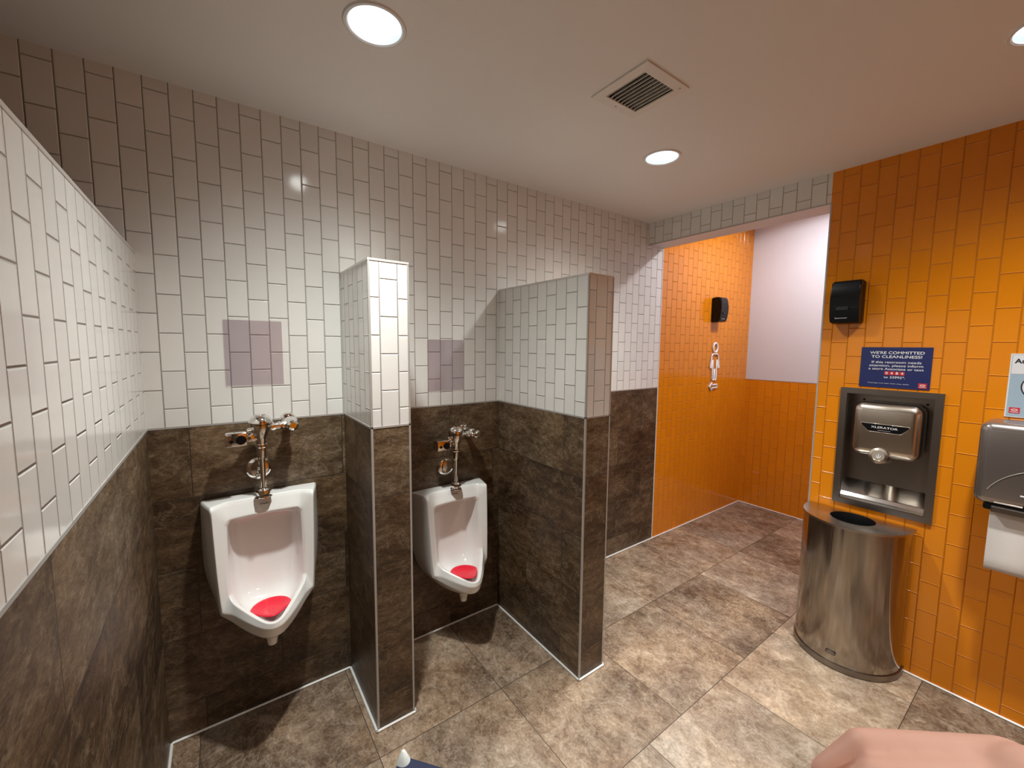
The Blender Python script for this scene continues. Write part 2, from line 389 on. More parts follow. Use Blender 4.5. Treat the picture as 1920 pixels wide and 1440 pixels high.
def strip(name, segs):
    bm = bmesh.new()
    for x0, x1, y0, y1 in segs: box(bm, x0, x1, y0, y1, 0, .009, .003, 1)
    tag(link(name, bm, COVE), kind='structure')
K = .011
strip('baseboard_back', [(XW, -.17, -K, 0), (0, X1L, -K, 0), (X1R, X2L, -K, 0), (X2R, XE, -K, 0)])
strip('baseboard_left', [(0, K, -2.6, 0)])
strip('baseboard_right', [(XR - K, XR, YF, YO), (XR - K, XT, YO, YO + K)])
strip('baseboard_end', [(XE - K, XE, YA, 0)])
for i, (xl, xr, yp) in enumerate(((X1L, X1R, YP1), (X2L, X2R, YP2))):
    strip('baseboard_divider', [(xl - K, xl, yp - K, 0), (xl - K, xr + K, yp - K, yp), (xr, xr + K, yp - K, 0)])

# ------------------------------------------------------------------ ceiling lamps and vent
LBL = ['large round recessed ceiling light near the top edge, above the left urinal',
       'small round recessed ceiling light beside the doorway header, right of the vent',
       'round recessed ceiling light cut off by the top right corner of the photo',
       'round recessed ceiling light above the photographer']
for i, (x, y) in enumerate(CANS):
    if i == 0:
        t0 = t = thing('ceiling_light', LBL[0], 'light', (x, y, HC), 0, 'recessed ceiling lights')
        link('light_trim', lathe(bmesh.new(), [(.082, .004), (.082, -.001), (.086, -.005), (.094, -.005), (.098, 0), (.098, .001)], (0, 0, 0), (0, 0, 1), 56), TRIMW, t, True, 40)
        link('reflector', lathe(bmesh.new(), [(.083, 0), (.080, .03), (.070, .08), (.045, .125), (.043, .13)], (0, 0, 0), (0, 0, 1), 56), REFL, t, True)
        link('lamp', lathe(bmesh.new(), [(0, .118), (.03, .12), (.044, .128), (.044, .135)], (0, 0, 0), (0, 0, 1), 40), LAMP, t, True)
    else:
        t = t0.copy(); COL.objects.link(t); t.location = (x, y, HC); t['label'] = LBL[i]
        for ch in list(t0.children):
            c = ch.copy(); COL.objects.link(c); c.parent = t
v = thing('ceiling_vent', 'square cream ceiling vent with dark louvres', 'vent', (0, 0, HC))
bm = bmesh.new()
VX0, VX1, VY0, VY1 = 1.515, 1.775, -1.182, -.915
ix0, ix1, iy0, iy1 = 1.556, 1.741, -1.140, -.956
for a in ((VX0, ix0, VY0, VY1), (ix1, VX1, VY0, VY1), (ix0, ix1, VY0, iy0), (ix0, ix1, iy1, VY1)): box(bm, a[0], a[1], a[2], a[3], -.006, .0)
link('frame', bm, VENTW, v)
bm = bmesh.new()
for a in ((ix0 - .01, ix0, iy0, iy1), (ix1, ix1 + .01, iy0, iy1), (ix0, ix1, iy0 - .01, iy0), (ix0, ix1, iy1, iy1 + .01)): box(bm, a[0], a[1], a[2], a[3], .0, .12)
box(bm, ix0 - .01, ix1 + .01, iy0 - .01, iy1 + .01, .12, .125)
link('duct', bm, VENTD, v)
for k in range(9):
    bm = bmesh.new(); box(bm, -.001, .001, iy0, iy1, -.011, .011)
    o = link('louvre', bm, VENTW, v); o.location = (ix0 + .012 + k * .0202, 0, .004); o.rotation_euler = (0, math.radians(35), 0)
for sx, sy in ((1.745, -1.161), (1.64, -.934)):
    link('screw', lathe(bmesh.new(), [(.004, 0), (.003, -.002), (0, -.0025)], (sx, sy, -.006), (0, 0, 1), 12), ALU, v)

# ------------------------------------------------------------------ urinals
def urinal_mesh():
    T = 1.045
    #     top centre      inner step         top corner          side                side low           wing foot          wing corner        lip quarter        near tip           tip
    A = [(0, 0, T), (.15, 0, T), (.229, 0, T), (.233, 0, .88), (.232, 0, .72), (.205, 0, .62), (.165, 0, .56), (.10, 0, .50), (.04, 0, .475), (0, 0, .47)]
    A2 = [(0, -.045, T + .002), (.148, -.045, T + .002), (.213, -.07, T + .003), (.216, -.085, .88), (.212, -.09, .71), (.190, -.095, .605), (.155, -.12, .548), (.10, -.17, .492), (.04, -.20, .466), (0, -.205, .460)]
    Bo = [(0, -.088, T + .003), (.142, -.090, T + .003), (.194, -.136, T + .004), (.190, -.148, .88), (.185, -.158, .71), (.178, -.168, .600), (.142, -.196, .577), (.085, -.270, .545), (.035, -.320, .530), (0, -.332, .528)]
    Bo2 = [(0, -.094, T - .010), (.139, -.098, T - .012), (.188, -.145, T - .006), (.184, -.158, .88), (.178, -.170, .71), (.170, -.180, .612), (.138, -.204, .610), (.086, -.280, .592), (.036, -.336, .578), (0, -.352, .576)]
    Ce = [(0, -.114, .984), (.122, -.119, .980), (.139, -.128, .962), (.141, -.142, .86), (.139, -.155, .74), (.136, -.168, .675), (.124, -.196, .650), (.076, -.268, .622), (.030, -.332, .602), (0, -.350, .598)]
    Ci = [(0, -.106, .974), (.115, -.111, .970), (.130, -.120, .952), (.131, -.130, .86), (.129, -.143, .74), (.126, -.155, .672), (.112, -.184, .643), (.066, -.250, .617), (.024, -.312, .598), (0, -.328, .595)]
    D = [(0, -.034, .964), (.106, -.038, .960), (.121, -.044, .94), (.122, -.050, .85), (.119, -.062, .72), (.112, -.085, .635), (.100, -.125, .590), (.058, -.205, .566), (.022, -.272, .556), (0, -.288, .554)]
    E = [(0, -.026, .90), (.065, -.026, .90), (.085, -.028, .87), (.092, -.030, .80), (.088, -.040, .70), (.082, -.060, .615), (.070, -.105, .573), (.040, -.17, .555), (.016, -.22, .547), (0, -.230, .546)]
    F = [(0, -.025, .82), (.025, -.025, .82), (.038, -.025, .80), (.045, -.026, .76), (.045, -.036, .69), (.042, -.055, .61), (.035, -.10, .570), (.020, -.15, .555), (.008, -.18, .549), (0, -.19, .548)]
    rings = [A, A2, Bo, Bo2, Ce, Ci, D, E, F]
    bm = bmesh.new(); cl = bm.edges.layers.float.new('crease_edge')
    R = []
    for ri, r in enumerate(rings):
        if ri >= 4: r = [(p[0] * 1.065, p[1], p[2]) for p in r]
        R.append([bm.verts.new(p) for p in r] + [bm.verts.new((-p[0], p[1], p[2])) for p in r[-2:0:-1]])
    n = len(R[0])
    for a, b_ in zip(R, R[1:]):
        for i in range(n): bm.faces.new((a[i], a[(i + 1) % n], b_[(i + 1) % n], b_[i]))
    f = R[-1]; k = len(F)
    for i in range(1, k - 2):                     # close the back of the bowl in strips
        bm.faces.new((f[i], f[i + 1], f[n - i - 1], f[n - i]))
    bm.faces.new((f[0], f[1], f[n - 1])); bm.faces.new((f[k - 1], f[k - 2], f[k]))
    bm.faces.new(R[0])
    for ri, c in ((0, .95), (2, .70), (3, .55), (4, .60), (5, .45), (6, .15)):
        for i in range(n):
            e = bm.edges.get((R[ri][i], R[ri][(i + 1) % n]))
            if e: e[cl] = c
    for key, c, lo, hi in ((2, .75, 0, 5), (1, .45, 0, 5), (5, .55, 1, 5), (6, .35, 1, 5), (8, .2, 2, 5)):
        for kk in (key, n - key):
            for a, b_ in list(zip(R, R[1:]))[lo:hi]: bm.edges.get((a[kk], b_[kk]))[cl] = c
    return bm
def build_urinal():
    t = thing('urinal', 'white ceramic wall urinal in the left bay, with a red screen', 'urinal', (.379, 0, 0), 0, 'wall urinals')
    o = link('bowl', urinal_mesh(), CERAM, t, True)
    md = o.modifiers.new('s', 'SUBSURF'); md.levels = 3; md.render_levels = 3
    bm = bmesh.new(); lathe(bm, [(.030, .07), (.027, .05), (.021, .02), (.019, .0), (.015, -.003), (0, -.003)], (0, -.20, .425), (0, 0, 1), 32)
    link('outlet', bm, CERAM, t, True)
    text('maker_mark', 'KOHLER', 0, 1.018, -.1045, .006, BPRINT, t, width=.032, bold=.01)
    return t
u0 = build_urinal()
u1 = u0.copy(); COL.objects.link(u1); u1.location = (1.32, 0, -.152); u1['label'] = 'white ceramic wall urinal in the right bay, mounted lower'
u0['label'] = 'white ceramic wall urinal in the left bay, mounted higher'
for ch in list(u0.children):
    c = ch.copy(); COL.objects.link(c); c.parent = u1
def build_screen():
    bm = bmesh.new(); N = 40
    # rounded triangular mat lying in the bowl, following its slope
    def P(a, r):
        x = .078 * math.sin(a) * r; q = math.cos(a)
        yy = -.215 - .095 * q * r
        if q > 0: x *= (1 - .45 * q)
        z = .578 + .022 * max(0, r * r - .2) + (.012 * q * r)
        return (x, yy, z)
    rings = [[bm.verts.new(P(2 * PI * i / N, r)) for i in range(N)] for r in (.25, .5, .75, .92, 1.0)]
    bm.faces.new(rings[0][::-1])
    for a, b_ in zip(rings, rings[1:]):
        for i in range(N): bm.faces.new((a[i], a[(i + 1) % N], b_[(i + 1) % N], b_[i]))
    t = thing('urinal_screen', 'red perforated rubber screen in the left urinal', 'urinal screen', (.379, 0, 0), 0, 'red urinal screens')
    o = link('mat', bm, RED, t, True)
    md = o.modifiers.new('s', 'SOLIDIFY'); md.thickness = .006; md.offset = 1
    bm = bmesh.new()
    for r, n in ((.15, 5), (.35, 9), (.56, 14), (.76, 18)):
        for i in range(n):
            x, y, z = P(2 * PI * i / n + r, r)
            lathe(bm, [(.0022, 0), (0, .0004)], (x, y, z + .0062), (0, 0, 1), 8)
    link('holes', bm, REDD, t)
    return t
s0 = build_screen()
s1 = s0.copy(); COL.objects.link(s1); s1.location = (1.32, 0, -.152); s1['label'] = 'red perforated rubber screen in the right urinal'
for ch in list(s0.children):
    c = ch.copy(); COL.objects.link(c); c.parent = s1

def build_valve():
    t = thing('flush_valve', 'chrome sensor flush valve above the left urinal', 'flush valve', (.379, -.112, 0), 0, 'chrome flush valves')
    Z = lambda name, prof, org=(0, 0, 0), ax=(0, 0, 1), m=CHROME, seg=40, par=None, ang=35: link(name, lathe(bmesh.new(), prof, org, ax, seg), m, par or t, True, ang)
    Z('cap', [(.038, 1.372), (.045, 1.376), (.0455, 1.388), (.040, 1.398), (.030, 1.408), (.022, 1.4125), (.021, 1.416), (0, 1.417)])
    Z('valve_body', [(.0, 1.28), (.020, 1.284), (.022, 1.31), (.026, 1.318), (.036, 1.338), (.040, 1.352), (.040, 1.371), (0, 1.372)])
    Z('tailpiece', [(.020, 1.288), (.0225, 1.286), (.0225, 1.274), (.019, 1.270), (.0185, 1.235), (.016, 1.226), (.0105, 1.216), (.0105, 1.09)])
    bm = bmesh.new()
    lathe(bm, [(.0105, 1.092), (.020, 1.091), (.027, 1.084), (.028, 1.078)], (0, 0, 0), (0, 0, 1), 40)
    lathe(bm, [(.030, 1.080), (.031, 1.076), (.031, 1.070), (.026, 1.066), (.024, 1.058), (.033, 1.052), (.034, 1.049)], (0, 0, 0), (0, 0, 1), 8)
    link('spud_nut', bm, CHROME, t, True, 25)
    # sensor box with the link arm
    bm = bmesh.new(); box(bm, -.128, -.052, -.034, .030, 1.292, 1.348, .004, 3)
    sb = link('sensor_box', bm, CHROME, t, True, 30)
    bm = bmesh.new(); cyl(bm, (-.074, -.0335, 1.318), (-.074, -.039, 1.318), .0165); lathe(bm, [(.0165, 0), (.0175, .003), (.019, .003), (.019, 0)], (-.074, -.0335, 1.318), (0, -1, 0), 32); link('sensor_lens', bm, BLACK, sb, True, 30)
    bm = bmesh.new(); cyl(bm, (-.108, -.0335, 1.314), (-.108, -.036, 1.314), .0075); link('sensor_button', bm, BLACK, sb, True, 30)
    bm = bmesh.new(); box(bm, -.056, -.022, -.016, .016, 1.302, 1.334, .004, 2)
    cyl(bm, (-.05, 0, 1.345), (-.012, 0, 1.352), .012, .018); cyl(bm, (-.045, -.014, 1.325), (-.014, -.014, 1.350), .004)
    cyl(bm, (-.05, 0, 1.318), (-.018, 0, 1.318), .014, .016)
    link('sensor_arm', bm, CHROME, t, True, 30)
    # stop on the right with its run to the wall
    bm = bmesh.new()
    cyl(bm, (.030, 0, 1.356), (.105, .006, 1.362), .0145)
    for x0, x1, r in ((.036, .050, .020), (.068, .078, .019), (.084, .096, .021)): cyl(bm, (x0, .002, 1.357), (x1, .004, 1.360), r, seg=10)
    link('supply_arm', bm, CHROME, t, True, 30)
    Z('control_stop', [(0, -.062), (.013, -.062), (.016, -.058), (.0225, -.052), (.0245, -.030), (.021, -.020), (.024, -.012), (.030, .010), (.028, .030), (.017, .042), (.017, .090)], (.118, .010, 1.362), (0, 1, 0))
    Z('wall_collar', [(0, -.016), (.018, -.015), (.031, -.010), (.037, .0)], (.118, .1115, 1.362), (0, 1, 0))
    return t
v0 = build_valve()
v1 = v0.copy(); COL.objects.link(v1); v1.location = (1.32, -.112, -.152); v1['label'] = 'chrome sensor flush valve above the right urinal'
for ch in list(v0.children):
    c = ch.copy(); COL.objects.link(c); c.parent = v1
    for g in ch.children:
        d = g.copy(); COL.objects.link(d); d.parent = c
def plate(cx, cz, lab):
    t = thing('wall_cover', lab, 'cover plate', (cx, 0, cz), 0, 'round chrome wall covers')
    link('disc', lathe(bmesh.new(), [(.050, 0), (.050, -.003), (.046, -.007), (.030, -.009), (.008, -.009), (0, -.009)], (0, 0, 0), (0, 1, 0), 48), CHROME, t, True, 40)
    link('screw', lathe(bmesh.new(), [(.006, 0), (.005, -.004), (0, -.005)], (0, -.009, 0), (0, 1, 0), 16), CHROME, t, True)
plate(.371, 1.152, 'round chrome wall cover behind the flush pipe of the left urinal')
plate(1.312, 1.0, 'round chrome wall cover behind the flush pipe of the right urinal')

# tinted plates on the tiles
for i, (x0, x1, z0, z1, lab) in enumerate(((.266, .486, 1.533, 1.819, 'clear mauve-tinted plate on the white tiles above the left urinal'),
                                     (1.206, 1.429, 1.456, 1.750, 'clear mauve-tinted plate on the white tiles above the right urinal'))):
    tag(link('acrylic_plate', B(x0, x1, -.006, -.0002, z0, z1, bev=.001, seg=1), ACRYL), lab, 'plate', 'tinted plates above the urinals')

# ------------------------------------------------------------------ passage wall: dispenser and pictogram
def freshener(x, y, z, rz, lab, sc=1):
    t = thing('air_freshener', lab, 'air freshener', (x, y, z), rz, 'black air fresheners')
    bm = bmesh.new(); N = 10
    # side profile (y out of wall, z), swept across the width
    prof = [(0, -.115), (0, .115), (-.045, .120), (-.082, .116), (-.094, .09), (-.100, .03), (-.098, -.03), (-.090, -.08), (-.084, -.112), (-.04, -.118)]
    for sx in (-.065, .065): pass
    a = [bm.verts.new((-.066, p[0], p[1])) for p in prof]; b_ = [bm.verts.new((.066, p[0], p[1])) for p in prof]
    bm.faces.new(a); bm.faces.new(b_[::-1])
    for i in range(len(prof)): bm.faces.new((a[i], a[(i + 1) % len(prof)], b_[(i + 1) % len(prof)], b_[i]))
    bmesh.ops.bevel(bm, geom=bm.edges[:], offset=.006, segments=3, affect='EDGES', clamp_overlap=True)
    link('cover', bm, BLACK, t, True, 35)
    link('seam', B(-.067, .067, -.047, -.045, -.10, .10), BLACKM, t)
    link('window', B(-.035, .02, -.1025, -.098, -.045, -.025, bev=.001, seg=1), BLACKM, t)
    bm = bmesh.new(); tube(bm, [(-.040 + .055 * i / 24, -.0925, -.088 + .0022 * math.sin(i * 1.9) * (1 if i > 3 else 2)) for i in range(25)], .0009, 6); link('maker_mark', bm, WPRINT, t)
    return t
freshener(XR, -1.361, 1.975, -PI / 2, 'black air freshener on the orange wall above the blue notice')
freshener(4.235, 0, 2.085, 0, 'black air freshener on the bright orange passage wall above the white figure')
t = thing('restroom_pictogram', 'white outlined standing figure above a white arrow on the orange passage wall', 'sign', (4.268, 0, 1.53))
bm = bmesh.new(); tube(bm, [(.040 * math.cos(a), -.008, .190 + .045 * math.sin(a)) for a in [2 * PI * i / 28 for i in range(28)]], .0095, 10, True)
link('head_ring', bm, SIGNW, t, True)
def arc(cx, cz, r, a0, a1, n=6): return [(cx + r * math.cos(math.radians(a0 + (a1 - a0) * i / n)), cz + r * math.sin(math.radians(a0 + (a1 - a0) * i / n))) for i in range(n + 1)]
body = arc(-.030, .095, .032, 90, 170) + [(-.082, .005)] + arc(-.070, .0, .012, 190, 350) + [(-.040, .070), (-.036, .06), (-.036, -.115)] + arc(-.020, -.118, .016, 180, 360) + [(-.001, -.02), (.001, -.02)] + \
       arc(.020, -.118, .016, 180, 360) + [(.036, .06), (.040, .070)] + arc(.070, .0, .012, 190, 350) + arc(.030, .095, .032, 10, 90)
bm = bmesh.new(); tube(bm, [(x, -.008, z) for x, z in body], .0075, 8, True); link('body_outline', bm, SIGNW, t, True)
ar = [(-.078, -.195), (-.035, -.158), (-.035, -.180), (.060, -.180), (.060, -.210), (-.035, -.210), (-.035, -.232)]
bm = bmesh.new(); tube(bm, [(x, -.008, z) for x, z in ar], .0085, 8, True); link('arrow', bm, SIGNW, t)

# ------------------------------------------------------------------ right wall fittings (local x runs away from the doorway, y into the wall)
RZ = -PI / 2
# hand dryer recess
t = thing('dryer_recess', 'stainless steel recess box framing the hand dryer in the orange wall', 'wall recess', (XR, -1.562, 1.165), RZ)
W2, H2, FW = .2085, .335, .031
bm = bmesh.new()
box(bm, -W2, -W2 + FW, -.012, .002, -H2, H2); box(bm, W2 - FW, W2, -.012, .002, -H2, H2)
box(bm, -W2 + FW, W2 - FW, -.012, .002, H2 - FW, H2); box(bm, -W2 + FW, W2 - FW, -.012, .002, -H2, -H2 + FW)
link('frame', bm, STEELD, t)
bm = bmesh.new(); D_ = .095
box(bm, -.178, -.174, 0, D_, -.302, .306); box(bm, .174, .178, 0, D_, -.302, .306); box(bm, -.178, .178, 0, D_, .302, .306)
box(bm, -.178, .178, D_, D_ + .003, -.302, .306)
link('back_panel', bm, STEELD, t)
bm = bmesh.new()
pr = [(-.004, -.285), (.010, -.268), (.022, -.268), (D_, -.205), (D_, -.302), (-.004, -.302)]
a = [bm.verts.new((-.174, y, z)) for y, z in pr]; b_ = [bm.verts.new((.174, y, z)) for y, z in pr]
bm.faces.new(a); bm.faces.new(b_[::-1])
for i in range(len(pr)): bm.faces.new((a[i], a[(i + 1) % 6], b_[(i + 1) % 6], b_[i]))
link('sloped_tray', bm, STEELB, t)
for x in (-.125, .135): link('screw', lathe(bmesh.new(), [(.006, 0), (.004, -.003), (0, -.003)], (x, D_, .265), (0, 1, 0), 12), BLACKM, t)

def superbox(bm, w, h, d, n=4.5, rings=14, seg=72, flat=.55, cx=0, cz=0, y0=0):
    """rounded pillow-fronted cover: outline |x|^n+|z|^n=1, bulging from y0 to y0-d"""
    R_ = []
    for k in range(rings + 1):
        a = k / rings * PI / 2
        s = math.cos(a) ** flat if k < rings else 0; yy = y0 - d * (math.sin(a) ** .8)
        if k == rings: R_.append([bm.verts.new((cx, y0 - d, cz))]); break
        ring = []
        for i in range(seg):
            th = 2 * PI * i / seg; c, q = math.cos(th), math.sin(th)
            rr = (abs(c) ** n + abs(q) ** n) ** (-1 / n)
            ring.append(bm.verts.new((cx + w / 2 * rr * c * s, yy, cz + h / 2 * rr * q * s)))
        R_.append(ring)
    for a, b_ in zip(R_, R_[1:]):
        for i in range(seg):
            j = (i + 1) % seg
            if len(b_) == 1: bm.faces.new((a[i], a[j], b_[0]))
            else: bm.faces.new((a[i], a[j], b_[j], b_[i]))
    bm.faces.new(R_[0])
    return bm
t = thing('hand_dryer', 'brushed steel hand dryer with black name badge inside the recess', 'hand dryer', (XR, -1.565, 1.280), RZ)
bm = bmesh.new()
box(bm, -.142, .142, -.050, .090, -.145, .150, .045, 6)
link('cover', bm, DRYC, t, True, 60)
bm = bmesh.new(); lathe(bm, [(.038, .10), (.043, -.02), (.044, -.055), (.040, -.066), (.028, -.070), (.026, -.066), (0, -.066)], (-.012, 0, -.142), (0, 1, -.18), 40)
noz = link('nozzle', bm, DRYC, t, True, 50)
bm = bmesh.new()
bd = [(-.095, .036), (.095, .036), (.097, .030), (.068, -.002), (.060, -.004), (-.060, -.004), (-.068, -.002), (-.097, .030)]
bm2 = bmesh.new()
a = [bm.verts.new((x, -.0500, z)) for x, z in bd]; b_ = [bm.verts.new((x * .98, -.0545, z)) for x, z in bd]
bm.faces.new(a[::-1]); bm.faces.new(b_)
for i in range(len(bd)): bm.faces.new((a[i], a[(i + 1) % 8], b_[(i + 1) % 8], b_[i]))
bm2.free()
bad = link('badge', bm, BLACK, t)
bm = bmesh.new(); tube(bm, [(x * 1.02, -.0515, z * 1.03) for x, z in bd], .0025, 8, True); link('badge_rim', bm, CHROME, bad, True)
text('badge_name', 'XLERATOR', 0, .020, -.0552, .011, WPRINT, bad, width=.108, bold=.005)
link('badge_line', B(-.026, .026, -.0556, -.0545, .0035, .0055), ALU, bad)
bm = bmesh.new(); tube(bm, [(-.018, -.073, -.128), (-.016, -.073, -.138), (-.010, -.073, -.142), (-.002, -.073, -.138), (0, -.073, -.128)], .002, 6)
tube(bm, [(-.009, -.073, -.120), (-.009, -.073, -.138)], .002, 6)
link('hand_symbol', bm, WPRINT, noz)

# blue notice
t = thing('restroom_notice', 'navy blue cleanliness notice with white writing above the hand dryer', 'notice', (XR, -1.572, 1.620), RZ)
link('board', B(-.141, .141, -.004, -.0005, -.108, .108), NAVY, t)
text('heading', "WE'RE COMMITTED", .004, .078, -.0046, .014, WPRINT, t, width=.215, bold=.010)
text('heading', 'TO CLEANLINESS!', .004, .057, -.0046, .014, WPRINT, t, width=.200, bold=.010)
for s_, z, w_ in (('If this restroom needs', .028, .196), ('attention, please inform', .010, .213), ('a store Associate or text', -.008, .218)):
    text('message_line', s_, .004, z, -.0046, .0118, WPRINT, t, width=w_, bold=.003)
text('message_line', 'to 33992*.', .004, -.052, -.0046, .0115, WPRINT, t, width=.085, bold=.003)
text('small_print', '*Message and data rates may apply.', -.02, -.085, -.0046, .004, WPRINT, t, width=.17)
for k, ch in enumerate('0484'):
    x = -.028 + k * .0205
    n_ = link('number_tile', B(x - .0095, x + .0095, -.0055, -.004, -.0395, -.0205), RPRINT, t)
    text('digit', ch, x, -.030, -.0060, .0125, WPRINT, n_, width=.009, bold=.02)
n_ = link('logo_tile', B(.098, .130, -.0055, -.004, -.101, -.075), RPRINT, t)
bm = bmesh.new(); tube(bm, [(.114 + .0095 * math.cos(a), -.006, -.086 + .0035 * math.sin(a)) for a in [2 * PI * i / 20 for i in range(20)]], .0012, 6, True)
box(bm, .102, .126, -.0062, -.0055, -.0965, -.0945); link('logo_mark', bm, WPRINT, n_)

# picture notice at the right edge
t = thing('wall_poster', 'pale poster with a light blue panel at the right edge, above the paper towel dispenser', 'poster', (XR, -1.962, 1.4165), RZ)
link('board', B(0, .28, -.004, -.0005, 0, .286), POSTW, t)
link('border', B(.0045, .2755, -.0046, -.004, .0045, .2815), POSTB, t)
link('white_band', B(.0065, .2735, -.0052, -.0046, .195, .2795), POSTW, t)
text('title', 'Au', .014, .252, -.0056, .020, BPRINT, t, width=.034, align='LEFT', bold=.03)
bm = bmesh.new(); tube(bm, [(.095 + .055 * math.cos(a), -.0052, .140 + .055 * math.sin(a)) for a in [2 * PI * i / 48 for i in range(48)]], .0022, 6, True); link('ring_mark', bm, BPRINT, t)
bm = bmesh.new(); cyl(bm, (.095, -.0046, .140), (.095, -.0050, .140), .053, seg=48); link('ring_field', bm, POSTW, t)
n_ = link('logo_tile', B(.012, .044, -.0054, -.0046, .018, .044), RPRINT, t)
bm = bmesh.new(); tube(bm, [(.028 + .0095 * math.cos(a), -.006, .033 + .0035 * math.sin(a)) for a in [2 * PI * i / 20 for i in range(20)]], .0012, 6, True)
box(bm, .016, .040, -.0060, -.0054, .0225, .0245); link('logo_mark', bm, WPRINT, n_)

# paper towel dispenser
t = thing('towel_dispenser', 'grey metal paper towel dispenser cut off by the right edge of the photo', 'towel dispenser', (XR, -2.075, 0), RZ)
bm = bmesh.new(); box(bm, -.163, .163, -.215, -.001, 1.045, 1.408, .036, 6)
link('cover', bm, SMOKE, t, True, 60)
link('mouth', B(-.130, .130, -.205, -.03, 1.022, 1.052, bev=.008, seg=2), BLACK, t)
link('tear_bar', B(-.105, .125, -.222, -.20, 1.018, 1.046, bev=.004, seg=2), STEELD, t)
bm = bmesh.new(); tube(bm, [(.20 * math.cos(math.radians(a)) + .06, -.2165, 1.03 + .20 * math.sin(math.radians(a))) for a in range(100, 160, 5)], .0012, 6); link('moulded_arc', bm, ALU, t)
link('level_window', B(-.03, .05, -.2175, -.2145, 1.105, 1.112, bev=.001, seg=1), ALU, t)
bm = bmesh.new(); cyl(bm, (.0, -.2155, 1.060), (.0, -.219, 1.060), .020, seg=32); link('push_spot', bm, BLACK, t)
bm = bmesh.new()
for i in range(17):
    z = 1.035 - i * .0175; y = -.190 - .012 * math.sin(i / 16 * 1.3) + (.010 * ((i - 13) / 3) ** 2 if i > 13 else 0)
    bm.verts.new((-.108, y, z)); bm.verts.new((.110, y, z))
bm.verts.ensure_lookup_table()
for i in range(16): bm.faces.new([bm.verts[j] for j in (2 * i, 2 * i + 1, 2 * i + 3, 2 * i + 2)])
o = link('paper_towel', bm, PAPER, t, True); md = o.modifiers.new('s', 'SOLIDIFY'); md.thickness = .0015

# half round waste bin
t = thing('waste_bin', 'half-round stainless steel waste bin with an open top, against the orange wall', 'waste bin', (XR - .012, -1.482, 0), RZ)
def half(bm, R, d, z0, z1, seg=48, s=1.0, ycut=0.0):
    ol = []
    for i in range(seg + 1):
        a = PI + PI * i / seg
        ol.append((R * math.cos(a), -d + R * math.sin(a) * 1.0))
    ol = [(-R, 0)] + ol + [(R, 0)]
    return ol
def prism(bm, ol, z0, z1, cap0=True, cap1=True):
    a = [bm.verts.new((x, y, z0)) for x, y in ol]; b_ = [bm.verts.new((x, y, z1)) for x, y in ol]; n = len(ol)
    for i in range(n): bm.faces.new((a[i], a[(i + 1) % n], b_[(i + 1) % n], b_[i]))
    if cap0: bm.faces.new(a[::-1])
    if cap1: bm.faces.new(b_)
RB, DB, HBN = .236, .050, .790
bm = bmesh.new(); prism(bm, half(bm, RB, DB, 0, 0),   .030, HBN - .006, cap1=False, cap0=False); link('body', bm, BINST, t, True, 30)
bm = bmesh.new(); prism(bm, half(bm, RB + .006, DB, 0, 0), .004, .034); link('base_band', bm, STEELD, t, True, 30)
bm = bmesh.new(); prism(bm, half(bm, RB + .003, DB, 0, 0), 0, .006); link('rubber_foot', bm, BLACKM, t)
# lid with a round opening
bm = bmesh.new(); NS = 64; hole = (.0, -.108, .098)
ol = half(bm, RB + .003, DB, 0, 0, 48)
def raycast(ax_):
    best = None; ox, oy = hole[0], hole[1]; dx, dy = math.cos(ax_), math.sin(ax_)
    for i in range(len(ol)):
        x1_, y1_ = ol[i]; x2_, y2_ = ol[(i + 1) % len(ol)]
        ex, ey = x2_ - x1_, y2_ - y1_; den = dx * ey - dy * ex
        if abs(den) < 1e-12: continue
        tt = ((x1_ - ox) * ey - (y1_ - oy) * ex) / den; uu = ((x1_ - ox) * dy - (y1_ - oy) * dx) / den
        if tt > 0 and -1e-6 <= uu <= 1 + 1e-6 and (best is None or tt < best): best = tt
    return ox + dx * best, oy + dy * best
angs = sorted([2 * PI * i / NS for i in range(NS)] + [math.atan2(0 - hole[1], s_ * (RB + .003)) % (2 * PI) for s_ in (1, -1)])
inn = [(hole[0] + hole[2] * math.cos(a), hole[1] + hole[2] * .93 * math.sin(a)) for a in angs]; outr = [raycast(a) for a in angs]
ti = [bm.verts.new((x, y, HBN)) for x, y in inn]; to = [bm.verts.new((x, y, HBN)) for x, y in outr]; tb = [bm.verts.new((x, y, HBN - .012)) for x, y in outr]
n = len(angs)
for i in range(n):
    j = (i + 1) % n; bm.faces.new((ti[i], ti[j], to[j], to[i])); bm.faces.new((to[i], to[j], tb[j], tb[i]))
link('lid', bm, STEEL, t)
bm = bmesh.new(); dl = [bm.verts.new((hole[0] + (x - hole[0]) * .86, hole[1] + (y - hole[1]) * .86, HBN - .035)) for x, y in inn]; tl = [bm.verts.new((x, y, HBN + .001)) for x, y in inn]; d3 = [bm.verts.new((hole[0] + (x - hole[0]) * .84, hole[1] + (y - hole[1]) * .84, HBN - .22)) for x, y in inn]
for i in range(n):
    j = (i + 1) % n; bm.faces.new((tl[i], tl[j], dl[j], dl[i])); bm.faces.new((dl[i], dl[j], d3[j], d3[i]))
bm.faces.new(d3); link('opening_collar', bm, BLACK, t, True, 40)
bm = bmesh.new(); random.seed(3)
for k in range(12):
    a = random.uniform(0, 6.28); r = random.uniform(.0, .035); x, y = hole[0] + r * math.cos(a), hole[1] + r * math.sin(a); s_ = random.uniform(.015, .03)
    vv = [bm.verts.new((x + random.uniform(-s_, s_), y + random.uniform(-s_, s_), HBN - .14 + random.uniform(0, .05))) for _ in range(4)]
    for tri in ((0, 1, 2), (0, 2, 3), (0, 1, 3), (1, 2, 3)): bm.faces.new([vv[i] for i in tri])
pt = link('crumpled_towels', bm, PAPER, t)
